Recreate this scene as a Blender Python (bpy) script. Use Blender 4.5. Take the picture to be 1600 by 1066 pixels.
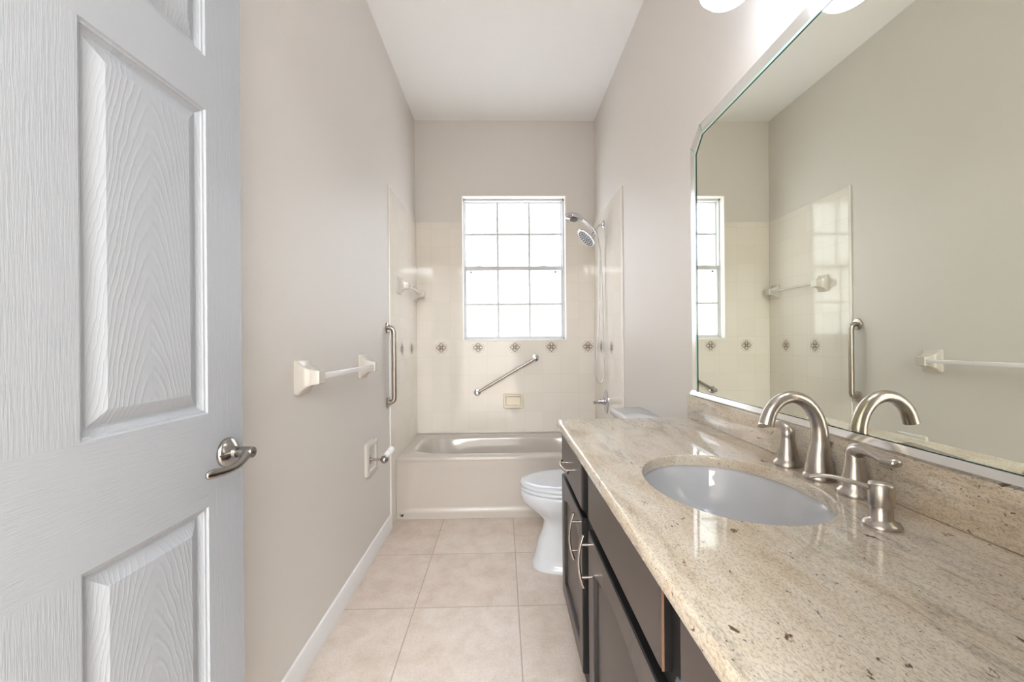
import bpy, bmesh, math, random
from math import sin, cos, pi, radians, sqrt, atan2
from mathutils import Vector, Matrix
random.seed(7)
for o in list(bpy.data.objects): bpy.data.objects.remove(o)
SC = bpy.context.scene
COL = SC.collection

# ------------------------------------------------------------------ camera
F_PX, YAW, ROLL, CAM_H = 644.0, .0225, .0082, 1.2126
cd = bpy.data.cameras.new('camera'); cam = bpy.data.objects.new('camera', cd); COL.objects.link(cam)
cd.sensor_width = 36; cd.lens = 36 * F_PX / 1600; cd.clip_start = .02; cd.clip_end = 100
fw = Vector((sin(YAW), cos(YAW), 0)); r0 = Vector((cos(YAW), -sin(YAW), 0)); u0 = Vector((0, 0, 1))
rr = cos(ROLL) * r0 - sin(ROLL) * u0; uu = sin(ROLL) * r0 + cos(ROLL) * u0
M4 = Matrix((rr, uu, -fw)).transposed().to_4x4(); M4.translation = Vector((0, 0, CAM_H))
cam.matrix_world = M4
SC.camera = cam
# ------------------------------------------------------------------ sky, sun, exposure
SC.view_settings.view_transform = 'Standard'; SC.view_settings.look = 'None'
SC.view_settings.gamma = 1; SC.view_settings.use_curve_mapping = False
SC.view_settings.exposure = 0.90
W = bpy.data.worlds.new('sky'); SC.world = W; W.use_nodes = True
nt = W.node_tree; bg = nt.nodes['Background']
bg.inputs[0].default_value = (.86, .94, 1, 1); bg.inputs[1].default_value = 3.2
sd = bpy.data.lights.new('sun', 'SUN'); sd.energy = 6.5; sd.angle = .02; sd.color = (1, .97, .93)
so = bpy.data.objects.new('sun', sd); COL.objects.link(so); so.rotation_euler = (radians(42), 0, radians(-20))
so.location = (0, -4, 8)
pd = bpy.data.lights.new('window_portal', 'AREA'); pd.shape = 'RECTANGLE'; pd.size = .9; pd.size_y = 1.26
pd.cycles.is_portal = True
po = bpy.data.objects.new('window_portal', pd); COL.objects.link(po); po.location = (.105, 3.70, 1.84)
po.rotation_euler = (radians(-90), 0, 0)
hd_ = bpy.data.lights.new('hall_fill_lamp', 'AREA'); hd_.shape = 'RECTANGLE'; hd_.size = 2.6; hd_.size_y = 1.8; hd_.energy = 290; hd_.color = (.89, .955, 1)  # added fill light behind the camera, brightens the bathroom through the doorway
ho = bpy.data.objects.new('hall_fill_lamp', hd_); COL.objects.link(ho); ho.location = (-.2, -3.2, 3.08); ho.rotation_euler = (0, 0, 0)
SC.cycles.max_bounces = 10; SC.cycles.diffuse_bounces = 6; SC.cycles.glossy_bounces = 6
SC.cycles.transmission_bounces = 6; SC.cycles.transparent_max_bounces = 8
SC.cycles.sample_clamp_indirect = 12; SC.cycles.caustics_reflective = False; SC.cycles.caustics_refractive = False
SC.cycles.use_denoising = True
HALL_FILL, SHADE_LIGHT = 0.0, 5.0

# ------------------------------------------------------------------ room measures (metres)
LX, RX = -.742, .805          # painted side walls
TLX, TRX = -.734, .795        # tiled side faces
BY = 3.543; TY = 2.714        # tiled back face, front edge of the tiling
CZ = 3.112; TZ = 2.234
FY = .14                      # inner face of the door wall

# ------------------------------------------------------------------ materials
def lin(c):
    f = lambda v: v / 12.92 if v <= .04045 else ((v + .055) / 1.055) ** 2.4
    return tuple(f(v / 255) for v in c) + (1,)
def mat(name, rgb, rough=.5, metal=0, **k):
    m = bpy.data.materials.new(name); m.use_nodes = True; b = m.node_tree.nodes['Principled BSDF']
    b.inputs['Base Color'].default_value = lin(rgb); b.inputs['Roughness'].default_value = rough
    b.inputs['Metallic'].default_value = metal
    for kk, v in k.items(): b.inputs[kk.replace('_', ' ')].default_value = v
    return m
def N(m, t, **k):
    n = m.node_tree.nodes.new(t)
    for a, v in k.items(): setattr(n, a, v)
    return n
def L(m, a, b): m.node_tree.links.new(a, b)
def bsdf(m): return m.node_tree.nodes['Principled BSDF']
def coords(m, scale=(1, 1, 1), rot=(0, 0, 0), loc=(0, 0, 0)):
    g = N(m, 'ShaderNodeNewGeometry'); mp = N(m, 'ShaderNodeMapping')
    mp.inputs['Scale'].default_value = scale; mp.inputs['Rotation'].default_value = rot; mp.inputs['Location'].default_value = loc
    L(m, g.outputs['Position'], mp.inputs['Vector']); return mp.outputs[0]
def bump(m, h, strength=.2, dist=.002):
    b = N(m, 'ShaderNodeBump'); b.inputs['Strength'].default_value = strength; b.inputs['Distance'].default_value = dist
    L(m, h, b.inputs['Height']); L(m, b.outputs[0], bsdf(m).inputs['Normal']); return b
def noise(m, v, scale, detail=2, rough=.5, dist=0):
    n = N(m, 'ShaderNodeTexNoise'); n.inputs['Scale'].default_value = scale; n.inputs['Detail'].default_value = detail
    n.inputs['Roughness'].default_value = rough; n.inputs['Distortion'].default_value = dist
    L(m, v, n.inputs['Vector']); return n.outputs[0]
def ramp(m, f, stops):
    r = N(m, 'ShaderNodeValToRGB'); e = r.color_ramp.elements
    while len(e) < len(stops): e.new(.5)
    for i, (p, c) in enumerate(stops):
        e[i].position = p; e[i].color = c if len(c) == 4 and max(c) <= 1 else lin(c)
    L(m, f, r.inputs[0]); return r.outputs[0]
def mix(m, f, a, b, mode='MIX'):
    x = N(m, 'ShaderNodeMix', data_type='RGBA', blend_type=mode)
    if isinstance(f, (int, float)): x.inputs[0].default_value = f
    else: L(m, f, x.inputs[0])
    for s, i in ((a, 6), (b, 7)):
        if isinstance(s, tuple): x.inputs[i].default_value = s
        else: L(m, s, x.inputs[i])
    return x.outputs[2]
BW = lambda v: (v, v, v, 1)

def paint(name, rgb, rough=.55, s=.25):
    m = mat(name, rgb, rough); v = coords(m)
    bump(m, noise(m, v, 190, 3, .6), s, .0015); return m
M_wall = paint('beige_wall_paint', (224, 219, 213), .5, .35)
M_ceil = paint('ceiling_white', (250, 250, 250), .8, .1)
M_trim = mat('white_trim_paint', (238, 238, 238), .35)
M_hall = paint('hall_paint', (236, 233, 228), .7)

def tile_mat(name, axes, off):
    m = mat(name, (240, 234, 225), .07); g = N(m, 'ShaderNodeNewGeometry'); sx = N(m, 'ShaderNodeSeparateXYZ')
    L(m, g.outputs['Position'], sx.inputs[0]); cx = N(m, 'ShaderNodeCombineXYZ')
    for i, a in enumerate(axes):
        ad = N(m, 'ShaderNodeMath', operation='ADD'); L(m, sx.outputs[a], ad.inputs[0]); ad.inputs[1].default_value = off[i]
        L(m, ad.outputs[0], cx.inputs[i])
    b = N(m, 'ShaderNodeTexBrick', offset=0.0, squash=1.0)
    b.inputs['Scale'].default_value = 1; b.inputs['Mortar Size'].default_value = .0011; b.inputs['Mortar Smooth'].default_value = .6
    b.inputs['Brick Width'].default_value = .1577; b.inputs['Row Height'].default_value = .1577
    b.inputs['Color1'].default_value = lin((240, 234, 225)); b.inputs['Color2'].default_value = lin((236, 230, 220)); b.inputs['Mortar'].default_value = lin((226, 215, 202))
    L(m, cx.outputs[0], b.inputs['Vector']); L(m, b.outputs[0], bsdf(m).inputs['Base Color'])
    inv = N(m, 'ShaderNodeMath', operation='SUBTRACT'); inv.inputs[0].default_value = 1; L(m, b.outputs[1], inv.inputs[1])
    bump(m, inv.outputs[0], .25, .0006)
    return m
M_tile_b = tile_mat('cream_tile_back', ('X', 'Z'), (.6059 + 1.577, -1.0801 + 1.577))
M_tile_s = tile_mat('cream_tile_side', ('Y', 'Z'), (-3.260 + 3.154, -1.0801 + 1.577))
M_deco = mat('brown_tile_print', (118, 92, 76), .3)
M_edge = mat('tile_edge_caulk', (246, 243, 238), .3)

M_floor = mat('floor_tile', (215, 200, 187), .38)
def _floor():
    m = M_floor; v = coords(m, loc=(.4111 + 4.732, -1.886 + 4.732, 0))
    b = N(m, 'ShaderNodeTexBrick', offset=0.0, squash=1.0)
    b.inputs['Scale'].default_value = 1; b.inputs['Mortar Size'].default_value = .0030; b.inputs['Mortar Smooth'].default_value = .3
    b.inputs['Brick Width'].default_value = .4732; b.inputs['Row Height'].default_value = .4732; b.inputs['Bias'].default_value = 0
    b.inputs['Color1'].default_value = BW(0); b.inputs['Color2'].default_value = BW(1); b.inputs['Mortar'].default_value = BW(.5)
    L(m, v, b.inputs['Vector'])
    v2 = coords(m)
    base = ramp(m, noise(m, v2, 9, 8, .7, .4), [(.3, (203, 186, 172)), (.5, (216, 201, 189)), (.7, (224, 212, 202))])
    fine = ramp(m, noise(m, v2, 120, 4, .7), [(.35, BW(.86)), (.6, BW(1.0))])
    c = mix(m, 1.0, base, fine, 'MULTIPLY')
    c = mix(m, .06, c, b.outputs[0], 'OVERLAY')
    c = mix(m, b.outputs[1], c, lin((176, 160, 146)))
    L(m, c, bsdf(m).inputs['Base Color'])
    inv = N(m, 'ShaderNodeMath', operation='SUBTRACT'); inv.inputs[0].default_value = 1; L(m, b.outputs[1], inv.inputs[1])
    bump(m, inv.outputs[0], .4, .0015)
_floor()

M_gran = mat('beige_granite', (200, 183, 160), .045)
def _gran():
    m = M_gran
    v = coords(m, rot=(0, 0, radians(7)), scale=(1, .30, 1)); v0 = coords(m)
    cloud = ramp(m, noise(m, v, 9, 6, .65, .8), [(.28, (186, 168, 145)), (.43, (214, 198, 175)), (.56, (227, 216, 198)), (.72, (200, 191, 178))])
    vein = ramp(m, noise(m, coords(m, rot=(0, 0, radians(7)), scale=(1, .16, 1)), 55, 6, .75, .5), [(.40, BW(.62)), (.50, BW(1)), (1, BW(1))])
    gate = ramp(m, noise(m, v, 4, 3, .6), [(.42, BW(0)), (.6, BW(.8))])
    c = mix(m, gate, cloud, mix(m, 1, cloud, vein, 'MULTIPLY'))
    grain = ramp(m, noise(m, coords(m, rot=(0, 0, radians(7)), scale=(1, .5, 1)), 340, 3, .8), [(.36, BW(.50)), (.52, BW(.96)), (.7, BW(1.0))])
    c = mix(m, .75, c, mix(m, 1, c, grain, 'MULTIPLY'))
    n1 = noise(m, coords(m, rot=(0, 0, radians(7)), scale=(1, .5, 1)), 62, 3, .7, .6)
    sp = ramp(m, n1, [(.655, BW(0)), (.70, BW(1))])
    c = mix(m, sp, c, lin((112, 88, 74)))
    n2 = noise(m, v0, 150, 2, .6, .3); sp2 = ramp(m, n2, [(.68, BW(0)), (.72, BW(.8))])
    c = mix(m, sp2, c, lin((88, 74, 66)))
    L(m, c, bsdf(m).inputs['Base Color'])
_gran()

M_cab = mat('espresso_cabinet_paint', (66, 56, 53), .33)
def _cab():
    m = M_cab; v = coords(m, scale=(1, 1, .08)); bump(m, noise(m, v, 260, 4, .6), .08, .001)
_cab()
M_cabe = mat('cabinet_edge_shade', (20, 18, 18), .45)  # shade on front edges and panel grooves, painted into the colour
M_cabin = mat('cabinet_gap_shade', (14, 13, 14), .6)  # shade in the gaps between fronts, put into the frame colour
M_barewood = mat('bare_wood', (122, 92, 72), .6)
M_nickel = mat('brushed_nickel', (190, 182, 174), .27, 1)
M_nickel_d = mat('satin_nickel_dark', (168, 163, 158), .2, 1)
M_steel = mat('brushed_steel', (178, 170, 162), .3, 1)
M_chrome = mat('chrome', (205, 205, 209), .07, 1)
M_alu = mat('white_window_aluminium', (214, 216, 218), .35)
M_porc = mat('white_porcelain', (208, 210, 215), .08)
M_sinkp = mat('sink_porcelain', (192, 193, 196), .06)
M_tub = mat('biscuit_enamel', (196, 187, 178), .12)
M_tuba = mat('biscuit_enamel_apron', (196, 187, 178), .3)
M_cer = mat('bone_ceramic', (212, 206, 197), .12)
M_cerw = mat('cream_ceramic', (240, 230, 212), .12)
M_acr = mat('clear_acrylic', (240, 238, 238), .08)
M_plast = mat('white_plastic', (245, 245, 245), .4)
M_rubber = mat('dark_gap', (45, 42, 40), .6)
M_mirror = mat('mirror_silver', (246, 248, 236), .0, 1)
M_mirror2 = mat('mirror_strip', (250, 250, 246), .2, 1)
M_green = mat('glass_edge_green', (16, 62, 52), .1)
M_chan = mat('polished_channel', (235, 234, 232), .16, 1)
M_greenl = mat('glass_edge_pale', (186, 220, 208), .12)
M_hose = mat('white_hose', (216, 214, 212), .25, .35)
M_stucco = paint('stucco_white', (232, 228, 226), .9)
M_stuccop = paint('stucco_pink', (214, 196, 186), .9)
M_face = mat('grey_spray_face', (190, 190, 193), .25)
M_nozz = mat('grey_nozzle', (92, 94, 98), .5)

def door_mat(name, kind):
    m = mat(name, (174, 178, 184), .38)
    if kind == 'v': v = coords(m, scale=(1, 1, .045))
    elif kind == 'h': v = coords(m, scale=(1, .045, 1))
    else: v = None
    if v is not None:
        bump(m, noise(m, v, 330, 3, .65, .6), .5, .0016)
    else:
        g = N(m, 'ShaderNodeNewGeometry'); sx = N(m, 'ShaderNodeSeparateXYZ'); L(m, g.outputs['Position'], sx.inputs[0])
        def M2(op, a, b=None, c=None):
            n = N(m, 'ShaderNodeMath', operation=op)
            for i_, v_ in enumerate((a, b, c)):
                if v_ is None: continue
                if isinstance(v_, (int, float)): n.inputs[i_].default_value = v_
                else: L(m, v_, n.inputs[i_])
            return n.outputs[0]
        wob = noise(m, coords(m, scale=(1, 1, .35)), 16, 4, .6)
        yw = M2('MULTIPLY_ADD', wob, .030, sx.outputs[1])
        u = M2('MINIMUM', M2('ABSOLUTE', M2('SUBTRACT', yw, .812)), M2('ABSOLUTE', M2('SUBTRACT', yw, .425)))
        q = M2('ADD', sx.outputs[2], M2('MULTIPLY', M2('POWER', u, 1.6), 16.0))
        ph = M2('MULTIPLY', q, 2 * pi / .046)
        sn = M2('POWER', M2('MULTIPLY_ADD', M2('SINE', ph), .5, .5), 4.0)
        fine = noise(m, coords(m, scale=(1, 1, .05)), 300, 3, .6)
        bump(m, M2('MULTIPLY_ADD', fine, .5, sn), .22, .0014)
    return m
M_dv = door_mat('door_grain_vertical', 'v'); M_dh = door_mat('door_grain_cross', 'h'); M_dp = door_mat('door_grain_cathedral', 'p')

def emis(name, rgb, strength):
    m = bpy.data.materials.new(name); m.use_nodes = True; b = bsdf(m)
    b.inputs['Base Color'].default_value = lin(rgb); b.inputs['Roughness'].default_value = .3
    b.inputs['Emission Color'].default_value = lin(rgb); b.inputs['Emission Strength'].default_value = strength
    return m
M_shade = emis('lit_seeded_glass', (240, 244, 255), SHADE_LIGHT)
M_hfill = emis('hall_fill_diffuser', (255, 247, 238), HALL_FILL)  # unused emission for the added hall fill

M_pane = bpy.data.materials.new('window_glass'); M_pane.use_nodes = True
def _pane(m, amt):
    t = m.node_tree; t.nodes.remove(bsdf(m)); out = t.nodes['Material Output']
    tr = t.nodes.new('ShaderNodeBsdfTransparent'); tr.inputs[0].default_value = (.97, .985, 1, 1)
    tl = t.nodes.new('ShaderNodeBsdfTranslucent'); tl.inputs[0].default_value = (.95, .96, 1, 1)
    gl = t.nodes.new('ShaderNodeBsdfGlossy'); gl.inputs[1].default_value = .02
    a = t.nodes.new('ShaderNodeMixShader'); b = t.nodes.new('ShaderNodeMixShader')
    a.inputs[0].default_value = amt; b.inputs[0].default_value = .06
    L(m, tr.outputs[0], a.inputs[1]); L(m, tl.outputs[0], a.inputs[2]); L(m, a.outputs[0], b.inputs[1]); L(m, gl.outputs[0], b.inputs[2])
    L(m, b.outputs[0], out.inputs[0])
_pane(M_pane, .35)

# ------------------------------------------------------------------ mesh builder
class MB:
    def __init__(s): s.v = []; s.f = []; s.m = []
    def add(s, vs, fs, mi=0):
        o = len(s.v); s.v += [Vector(p) for p in vs]
        for f in fs: s.f.append([i + o for i in f]); s.m.append(mi)
        return s
    def box(s, x0, x1, y0, y1, z0, z1, bev=0, mi=0, seg=2):
        if bev <= 0:
            vs = [(x, y, z) for x in (x0, x1) for y in (y0, y1) for z in (z0, z1)]
            return s.add(vs, [(0, 1, 3, 2), (4, 6, 7, 5), (0, 4, 5, 1), (2, 3, 7, 6), (0, 2, 6, 4), (1, 5, 7, 3)], mi)
        bm = bmesh.new(); bmesh.ops.create_cube(bm, size=1)
        for v in bm.verts: v.co = Vector(((x0 + x1) / 2 + v.co.x * (x1 - x0), (y0 + y1) / 2 + v.co.y * (y1 - y0), (z0 + z1) / 2 + v.co.z * (z1 - z0)))
        bmesh.ops.bevel(bm, geom=list(bm.edges), offset=bev, segments=seg, affect='EDGES', profile=.5)
        return s.bm(bm, mi)
    def bm(s, bm, mi=0):
        bm.verts.index_update(); s.add([v.co.copy() for v in bm.verts], [[v.index for v in f.verts] for f in bm.faces], mi); bm.free(); return s
    def loft(s, loops, caps=(True, True), mi=0, close=True):
        n = len(loops[0]); vs = [p for lp in loops for p in lp]; fs = []
        for i in range(len(loops) - 1):
            for j in range(n if close else n - 1):
                k = (j + 1) % n; fs.append((i * n + j, i * n + k, (i + 1) * n + k, (i + 1) * n + j))
        if caps[0]: fs.append(list(range(n))[::-1])
        if caps[1]: fs.append([(len(loops) - 1) * n + j for j in range(n)])
        return s.add(vs, fs, mi)
    def lathe(s, prof, org, axis=(0, 0, 1), n=32, mi=0, caps=(True, True)):
        a = Vector(axis).normalized(); t = Vector((1, 0, 0)) if abs(a.x) < .9 else Vector((0, 1, 0))
        e1 = a.cross(t).normalized(); e2 = a.cross(e1); org = Vector(org)
        loops = [[org + a * h + (e1 * cos(2 * pi * j / n) + e2 * sin(2 * pi * j / n)) * max(r, 1e-5) for j in range(n)] for r, h in prof]
        return s.loft(loops, caps, mi)
    def tube(s, pts, r, n=16, mi=0, ell=None, up=None, caps=(True, True), rnd=False):
        P = [Vector(p) for p in pts]; R = r if isinstance(r, (list, tuple)) else [r] * len(P)
        loops = []; prev = None
        for i, p in enumerate(P):
            d = (P[min(i + 1, len(P) - 1)] - P[max(i - 1, 0)]).normalized()
            if prev is None:
                u = Vector(up) if up else (Vector((0, 0, 1)) if abs(d.z) < .9 else Vector((1, 0, 0)))
            else: u = prev
            u = (u - d * u.dot(d)).normalized(); prev = u; w = d.cross(u)
            e = ell[i] if isinstance(ell, list) else (ell or 1)
            loops.append([p + u * cos(2 * pi * j / n) * R[i] + w * sin(2 * pi * j / n) * R[i] * e for j in range(n)])
            if rnd and i == len(P) - 1:
                for q_ in (.3, .6, .85, .97):
                    k_ = sqrt(1 - q_ * q_); loops.append([p + d * R[i] * q_ + (u * cos(2 * pi * j / n) + w * sin(2 * pi * j / n) * e) * R[i] * k_ for j in range(n)])
        return s.loft(loops, caps, mi)
    def prism(s, poly, fn, d0, d1, mi=0):
        """polygon (a,b) extruded between depths d0,d1; fn(a,b,d)->xyz"""
        return s.loft([[fn(a, b, d0) for a, b in poly], [fn(a, b, d1) for a, b in poly]], (True, True), mi)
    def build(s, name, mats, parent=None, ang=35, origin=None):
        if not isinstance(mats, (list, tuple)): mats = [mats]
        if parent is not None:
            org = Vector(world_loc(parent))
        elif origin is not None: org = Vector(origin)
        else:
            lo = [min(v[i] for v in s.v) for i in range(3)]; hi = [max(v[i] for v in s.v) for i in range(3)]
            org = Vector(((lo[0] + hi[0]) / 2, (lo[1] + hi[1]) / 2, lo[2]))
        me = bpy.data.meshes.new(name); me.from_pydata([v - org for v in s.v], [], s.f); me.update()
        b = bmesh.new(); b.from_mesh(me); bmesh.ops.recalc_face_normals(b, faces=b.faces); b.to_mesh(me); b.free()
        for m in mats: me.materials.append(m)
        for p, mi in zip(me.polygons, s.m): p.material_index = mi; p.use_smooth = True
        me.set_sharp_from_angle(angle=radians(ang))
        o = bpy.data.objects.new(name, me); COL.objects.link(o)
        if parent is not None: o.parent = parent
        else: o.location = org
        return o
def world_loc(o):
    v = Vector(o.location)
    while o.parent: o = o.parent; v += Vector(o.location)
    return v
def spline(pts, n=8):
    P = [Vector(p) for p in pts]; P = [2 * P[0] - P[1]] + P + [2 * P[-1] - P[-2]]; out = []
    for i in range(1, len(P) - 2):
        a, b, c, d = P[i - 1:i + 3]
        for k in range(n):
            t = k / n; out.append(.5 * ((2 * b) + (c - a) * t + (2 * a - 5 * b + 4 * c - d) * t * t + (3 * b - a - 3 * c + d) * t ** 3))
    out.append(P[-2]); return out
def lerpl(vals, n=8):
    out = []
    for a, b in zip(vals, vals[1:]): out += [a + (b - a) * k / n for k in range(n)]
    return out + [vals[-1]]
def tag(o, label, cat, group=None):
    o['label'] = label; o['category'] = cat
    if group: o['group'] = group
    return o
def thing(name, loc, label, cat, group=None):
    o = bpy.data.objects.new(name, None); COL.objects.link(o); o.location = loc; o.empty_display_size = .05
    return tag(o, label, cat, group)
def struct(o): o['kind'] = 'structure'; return o
def lab(o, t): o['label'] = t; return o
def selip(cx, cy, a, b, z, n=64, e=2.0, egg=0):
    """superellipse loop"""
    out = []
    for j in range(n):
        t = 2 * pi * j / n; c, s_ = cos(t), sin(t)
        x = math.copysign(abs(c) ** (2 / e), c) * a; y = math.copysign(abs(s_) ** (2 / e), s_) * b
        out.append(Vector((cx + x, cy + y * (1 + egg * x / a), z)))
    return out

# ================================================================== ROOM
floor = struct(MB().box(-2.6, 2.2, -5.4, 3.7, -.08, 0).build('floor', M_floor))
ceiling = struct(MB().box(-2.6, 2.2, -5.4, 3.8, CZ, CZ + .1).build('ceiling', M_ceil))

def slab_with_hole(fn, a0, a1, b0, b1, h, d0, d1, mi=0, mb=None):
    mb = mb or MB(); ha0, ha1, hb0, hb1 = h
    for p in ([a0, ha0, b0, b1], [ha1, a1, b0, b1], [ha0, ha1, b0, hb0], [ha0, ha1, hb1, b1]):
        if p[1] - p[0] > 1e-6 and p[3] - p[2] > 1e-6:
            mb.prism([(p[0], p[2]), (p[1], p[2]), (p[1], p[3]), (p[0], p[3])], fn, d0, d1, mi)
    return mb
WX0, WX1, WZ0, WZ1 = -.345, .555, 1.213, 2.465          # opening in the back wall
fb = lambda a, b, d: (a, d, b)
fs_ = lambda a, b, d: (d, a, b)
wall_back = struct(slab_with_hole(fb, LX - .12, RX + .12, 0, CZ, (WX0, WX1, WZ0, WZ1), BY + .008, BY + .23).build('wall_back', M_wall))
wall_left = struct(MB().box(LX - .12, LX, FY - .12, BY + .008, 0, CZ).build('wall_left', M_wall))
wall_right = struct(MB().box(RX, RX + .12, FY - .12, BY + .008, 0, CZ).build('wall_right', M_wall))
wf = MB().box(LX - .12, -.725, FY - .12, FY, 0, CZ); wf = MB()
wf.box(.235, RX, FY - .12, FY, 0, CZ); wf.box(LX, .235, FY - .12, FY, 2.47, CZ); wf.box(LX, -.712, FY - .12, FY, 0, 2.47)
wall_front = struct(wf.build('wall_front', M_wall))
# door jamb / casing
tj = MB(); tj.box(.215, .234, FY - .13, FY + .01, 0, 2.468); tj.box(-.711, -.692, FY - .13, FY + .004, 0, 2.468); tj.box(-.692, .215, FY - .13, FY + .01, 2.452, 2.468)
struct(tj.build('trim_1', M_trim))
# hall behind the camera
h = MB(); h.box(-2.6, -2.5, -5.4, FY - .12, 0, CZ); hl = struct(h.build('wall_hall_left', M_hall))
struct(MB().box(1.9, 2.0, -5.4, FY - .12, 0, CZ).build('wall_hall_right', M_hall))
struct(MB().box(-2.5, 1.9, -5.4, -5.3, 0, CZ).build('wall_hall_back', M_hall))
h = MB(); h.box(-2.5, LX - .12, FY - .13, FY - .03, 0, CZ); h.box(RX + .12, 1.9, FY - .13, FY - .03, 0, CZ)
struct(h.build('wall_hall_front', M_hall))
hlt = thing('hall_fill_panel', (-.2, -3.2, CZ), 'white panel added above the unseen fill lamp in the hall', 'fill light')  # unseen panel, added to go with the hall fill lamp
MB().box(-1.55, 1.15, -4.15, -2.25, CZ - .02, CZ, .004).build('panel', M_trim, hlt)

# ---- tile panels
def flower(mb, ctr, U, V, nrm, R=.050, mi=1, off=.0005, clip=None):
    C = Vector(ctr) + Vector(nrm) * off; U = Vector(U); V = Vector(V)
    def poly(pts):
        if clip is not None: pts = [(x, min(y, clip - C.z)) for x, y in pts]
        mb.add([C + U * x + V * y for x, y in pts], [list(range(len(pts)))], mi)
    def ring(po, pi_):
        if clip is not None: po = [(x, min(y, clip - C.z)) for x, y in po]; pi_ = [(x, min(y, clip - C.z)) for x, y in pi_]
        n = len(po); mb.add([C + U * x + V * y for x, y in po + pi_], [(i, (i + 1) % n, n + (i + 1) % n, n + i) for i in range(n)], mi)
    def rot(p, a): return (p[0] * cos(a) - p[1] * sin(a), p[0] * sin(a) + p[1] * cos(a))
    for k in range(8):
        a = k * pi / 4
        if k % 2 == 0:
            def pet(r0, r1, w):
                return [rot((r0 + (r1 - r0) * t, w * sin(pi * t) ** .8), a) for t in [i / 8 for i in range(9)]] + [rot((r0 + (r1 - r0) * t, -w * sin(pi * t) ** .8), a) for t in [1 - i / 8 for i in range(1, 8)]]
            ring(pet(.004, .045, .0120), pet(.011, .038, .0068))
        else:
            poly([rot(p, a) for p in [(0.003, -.0012), (.030, -.0034), (.042, 0), (.030, .0034), (0.003, .0012)]])
            for sgn in (-1, 1): poly([rot(p, a) for p in [(.024, sgn * .006), (.041, sgn * .0115), (.037, sgn * .0150), (.029, sgn * .0105)]])
    for k in range(8):
        a = k * pi / 4 + pi / 8
        for dr, da in ((.051, -.16), (.051, .16)):
            c = (dr * cos(a + da), dr * sin(a + da)); poly([(c[0] + .0030 * cos(q * pi / 3), c[1] + .0030 * sin(q * pi / 3)) for q in range(6)])
DX0, DS, DZ = -.527, .3154, 1.159
tb = slab_with_hole(fb, TLX, TRX, .43, TZ, (WX0, WX1, WZ0, WZ1), BY, BY + .0079)
for i in range(5):
    c = DX0 + i * DS
    flower(tb, (c, BY, DZ), (1, 0, 0), (0, 0, 1), (0, -1, 0), clip=WZ0 - .012 if i in (1, 2, 3) else None)
tb.build('tile_panel', [M_tile_b, M_deco], wall_back)
tl = MB().box(LX, TLX, TY, BY, .0, TZ, .002, seg=1)
for y in (3.339, 3.024): flower(tl, (TLX, y, DZ), (0, 1, 0), (0, 0, 1), (1, 0, 0))
tl.build('tile_panel', [M_tile_s, M_deco], wall_left)
el = MB().box(LX, TLX + .0006, TY - .012, TY, 0, TZ + .004, .002); el.build('tile_edge', M_edge, wall_left)
tr_ = MB().box(TRX, RX, TY + .02, BY, .0, TZ, .002, seg=1)
for y in (3.309, 2.994): flower(tr_, (TRX, y, DZ), (0, 1, 0), (0, 0, 1), (-1, 0, 0))
tr_.build('tile_panel', [M_tile_s, M_deco], wall_right)
MB().box(TRX - .0006, RX, TY + .008, TY + .02, 0, TZ + .004, .002).build('tile_edge', M_edge, wall_right)

# ---- baseboard
def base_prof(): return [(0, 0), (.014, 0), (.014, .062), (.010, .075), (.008, .088), (.003, .092), (0, .092)]
bl = MB(); bl.prism(base_prof(), lambda a, b, d: (LX + a, d, b), FY + .05, TY - .012)
struct(bl.build('baseboard_left', M_trim))
# small door bumper on the tub corner
ds = thing('door_stop', (-.698, 2.81, .03), 'tiny dark metal fitting at the floor corner of the bathtub apron', 'door stop')
MB().lathe([(.0, 0), (.011, 0), (.012, .004), (.007, .007), (.006, .012), (0, .013)], (-.699, 2.8225, .034), (0, -1, 0), 20).build('base', M_chrome, ds)
MB().lathe([(.0, .010), (.008, .011), (.008, .018), (0, .02)], (-.690, 2.8225, .036), (0, -1, 0), 16).build('rubber_tip', M_rubber, ds)

# ================================================================== WINDOW
WY = 3.63
win = struct(thing('window_1', ((WX0 + WX1) / 2, WY, WZ0), 'white single hung window with frosted panes above the bathtub', 'window')); del win['category']
# tiled reveal
rv = MB(); t_ = .009
rv.box(WX0 - .0, WX0 + t_, BY - .004, WY, WZ0, WZ1, .002); rv.box(WX1 - t_, WX1, BY - .004, WY, WZ0, WZ1, .002)
rv.box(WX0, WX1, BY - .004, WY, WZ1 - t_, WZ1, .002); rv.box(WX0, WX1, BY - .006, WY, WZ0, WZ0 + t_ + .004, .002)
rv.build('reveal', M_edge, win)
fx0, fx1, fz0, fz1 = WX0 + .009, WX1 - .009, WZ0 + .013, WZ1 - .009
fr = MB(); fw_ = .010
for b in [(fx0, fx0 + fw_, fz0, fz1), (fx1 - fw_ - .006, fx1, fz0, fz1), (fx0, fx1, fz1 - .016, fz1), (fx0, fx1, fz0, fz0 + .012)]:
    fr.box(b[0], b[1], WY - .02, WY + .05, b[2], b[3], .0015)
fr.build('window_frame', M_alu, win)
MZ = 1.855
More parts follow.
